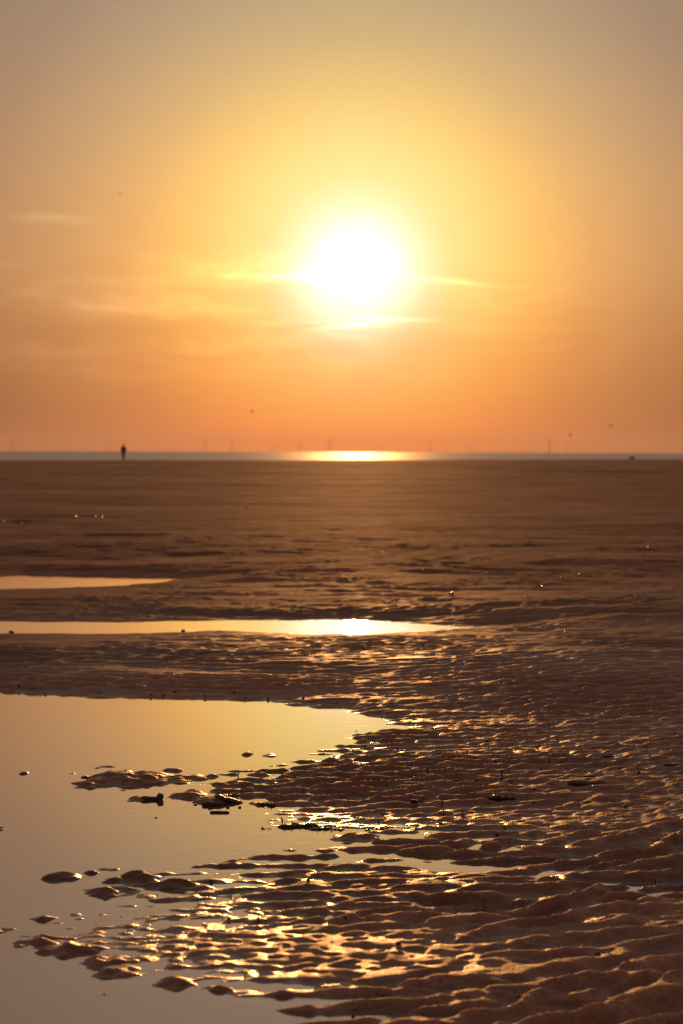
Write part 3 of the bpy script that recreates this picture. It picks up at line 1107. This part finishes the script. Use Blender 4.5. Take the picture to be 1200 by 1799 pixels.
for i, (px, py, h, lab) in enumerate([
        (423, 1394, 9, 'worm tube standing alone in the water right of the sand island'),
        (418, 1366, 6, 'short worm tube on the mud edge above the lone tube in the water'),
        (739, 1412, 9, 'worm tube standing right beside the round dark stone'),
        (777, 1415, 8, 'forked worm tube on the mud right of the round dark stone'),
        (751, 1360, 9, 'upright worm tube on the wet mud above the round dark stone'),
        (872, 1342, 7, 'small worm tube on sand upper left of the spiky seaweed tuft'),
        (881, 1364, 9, 'leaning worm tube directly above the spiky seaweed tuft'),
        (813, 1435, 9, 'worm tube among low ripples below the flat seaweed scrap'),
        (965, 1338, 7, 'worm tube on dry sand left of the pale shells'),
        (535, 1392, 8, 'worm tube on the glistening mud above the seaweed line'),
        (455, 1622, 8, 'worm tube on a sand mound in the lower left ripples'),
        (1152, 1556, 10, 'worm tube standing in the water strip near the right edge'),
        (497, 1446, 8, 'worm tube beside the pale frayed seaweed tuft')]):
    o = worm_tube(px, py, h, i)
    tag(o, lab, 'worm tube')


def shell(px, py, wpx, rz, lab):
    p = surf(px, py)
    k = wpx * p.y / FPX / 2
    b = bmesh.new()
    rows, cols = 6, 17
    vs = []
    for i in range(rows + 1):
        u = i / rows
        row = []
        for j in range(cols):
            a = R(-75 + 150 * j / (cols - 1))
            rr = u * (1 + 0.04 * (j % 2))
            row.append(b.verts.new((math.sin(a) * rr * k, (math.cos(a) * rr - 0.3) * k, k * (0.42 * math.sin(u * 2.2) * math.cos(a * 0.9) + 0.025 * (j % 2) * u) + 0.0005)))
        vs.append(row)
    for i in range(rows):
        for j in range(cols - 1):
            try:
                b.faces.new((vs[i][j], vs[i][j + 1], vs[i + 1][j + 1], vs[i + 1][j]))
            except ValueError:
                pass
    bmesh.ops.remove_doubles(b, verts=b.verts, dist=k * 0.003)
    bmesh.ops.solidify(b, geom=b.faces[:], thickness=k * 0.06)
    o = bm_obj('shell', b, M_SHELL)
    o.location = (p.x, p.y, p.z)
    o.rotation_euler = (0.1, 0.1, rz)
    tag(o, lab, 'shell')


shell(1034, 1369, 10, 2.6, 'pale cockle shell on the right sand, left one of the pair')
shell(1060, 1372, 12, 1.2, 'pale cockle shell on the right sand, right one of the pair')
shell(1004, 1338, 7, 0.4, 'tiny pale shell above left of the pair of pale shells')
shell(626, 1285, 6, 0.4, 'tiny pale shell by the pointed tip of the near pool')

# single stones
for (px, py, w, lab) in [
        (728, 1414, 15, 'round dark stone on the mud left of two upright worm tubes'),
        (1181, 1323, 12, 'dark stone near the right edge level with the small twig'),
        (700, 1659, 11, 'dark pebble in a golden wet patch of the foreground ripples'),
        (371, 1548, 6, 'small pebble on the lower left ripples below the inlet'),
        (183, 1747, 5, 'tiny pebble alone in the water at the bottom left'),
        (621, 1787, 9, 'dark pebble in the water at the bottom edge'),
        (322, 1109, 8, 'dark stone on the near bank of the middle pool'),
        (20, 1112, 10, 'dark stone at the left end of the middle pool bank'),
        (400, 1419, 7, 'small stone in the water under the wedge-shaped driftwood'),
        (421, 1419, 6, 'small stone in the water at the right foot of the driftwood'),
        (343, 1414, 6, 'small stone in the water left of the thick wood chunk'),
        (274, 1437, 4, 'tiny stone in open water below the driftwood stub'),
        (80, 1222, 5, 'tiny stone on the far shore of the near pool at left'),
        (1110, 806.3, 11, 'small dark rock at the far waterline on the right')]:
    put_pebble(px, py, w, PEB_D[int(px) % 5], 'stone', lab, 'stone', None, 1.0)

# wet pebbles that catch the sun, singly over the middle distance
GL = [(5, 916, 4), (38, 917, 4), (133, 909, 5), (167, 910, 4), (180, 910, 5), (427, 1019, 4), (508, 1042, 3), (952, 1032, 5),
      (988, 1016, 5), (1018, 1010, 5), (925, 1045, 4), (793, 1044, 8), (433, 892, 4), (803, 833, 4), (1043, 863, 4), (1139, 963, 4),
      (605, 1012, 4), (672, 970, 4), (688, 969, 4), (762, 1041, 3), (691, 1059, 3), (992, 1111, 4), (520, 1142, 3), (303, 1155, 3),
      (305, 1185, 3), (1118, 1052, 4), (658, 1185, 3), (744, 1002, 4), (20, 982, 3), (266, 974, 3)]
PICK = {(427, 1019): 'small wet pebble glinting alone right of the pointed end of the far pool',
        (793, 1044): 'elongated wet pebble glinting brightly above the right tip of the middle pool',
        (988, 1016): 'brightest of the wet pebbles glinting in a row on the right sandbank',
        (803, 833): 'tiny wet pebble glinting on the far sand below the right end of the sun glitter',
        (1043, 863): 'tiny wet pebble glinting alone on the far sand at the right',
        (1139, 963): 'tiny wet pebble glinting alone on the sand near the right edge',
        (433, 892): 'tiny wet pebble glinting alone on the far sand left of the sun path'}
for (px, py, w) in GL:
    if (px, py) in PICK:
        lab, grp = PICK[(px, py)], None
    elif px < 200 and py < 950:
        lab, grp = 'small wet pebble glinting by the thin puddle at the far left', 'wet pebbles by the far left puddle'
    elif px > 850 and py < 1060:
        lab, grp = 'small wet pebble glinting on the sandbank above the middle pool at right', 'wet pebbles on the right sandbank'
    elif py > 1100:
        lab, grp = 'tiny wet pebble glinting on the rippled bank between near and middle pools', 'wet pebbles on the bank between the pools'
    else:
        lab, grp = 'tiny wet pebble glinting on the brown sand behind the middle pool', 'wet pebbles behind the middle pool'
    o = put_pebble(px, py, w, PEB_W[int(px) % 4], 'pebble', lab, 'pebble', grp, 1.3)
    # each is turned so its flattened top mirrors the low sun to the camera
    hv = (SUN - Vector((o.location.x, o.location.y, -CAM_Z)).normalized()).normalized()
    o.rotation_euler = Vector((0, 0, 1)).rotation_difference(hv).to_euler()

# small dark pebbles and shell bits along the tide line and over the mud
rg = random.Random(5)
spots = []
for _ in range(190):
    z = rg.random()
    if z < 0.35:
        px, py = rg.uniform(480, 1000), rg.uniform(1290, 1480)
    elif z < 0.65:
        px, py = rg.uniform(820, 1195), rg.uniform(1290, 1450)
    elif z < 0.80:
        px, py = rg.uniform(0, 620), rg.gauss(0, 4) + 1214
        py = np.interp(px, [0, 200, 400, 560, 640], [1211, 1221, 1225, 1237, 1250]) + rg.uniform(-9, 2)
    else:
        px, py = rg.uniform(380, 1150), rg.uniform(1490, 1760)
    x, y = ground(px, py)
    if hz(x, y) < 0.001:
        continue
    spots.append((px, py, rg.uniform(2.2, 5.5) if rg.random() < 0.85 else rg.uniform(5, 8)))
for (px, py, w) in spots:
    if py < 1262 and px < 660:
        lab, grp = 'small dark pebble on the far shore of the near pool', 'dark pebbles along the far shore of the near pool'
    elif py > 1485:
        lab, grp = 'small dark pebble among the foreground ripples below the water inlet', 'dark pebbles among the foreground ripples'
    elif px > 820:
        lab, grp = 'small dark pebble on the drier rippled sand at the right', 'dark pebbles on the right sand'
    else:
        lab, grp = 'small dark pebble on the wet mud right of the near pool', 'dark pebbles on the wet mud'
    put_pebble(px, py, w, PEB_D[int(px) % 5], 'pebble', lab, 'pebble', grp, 1.1)
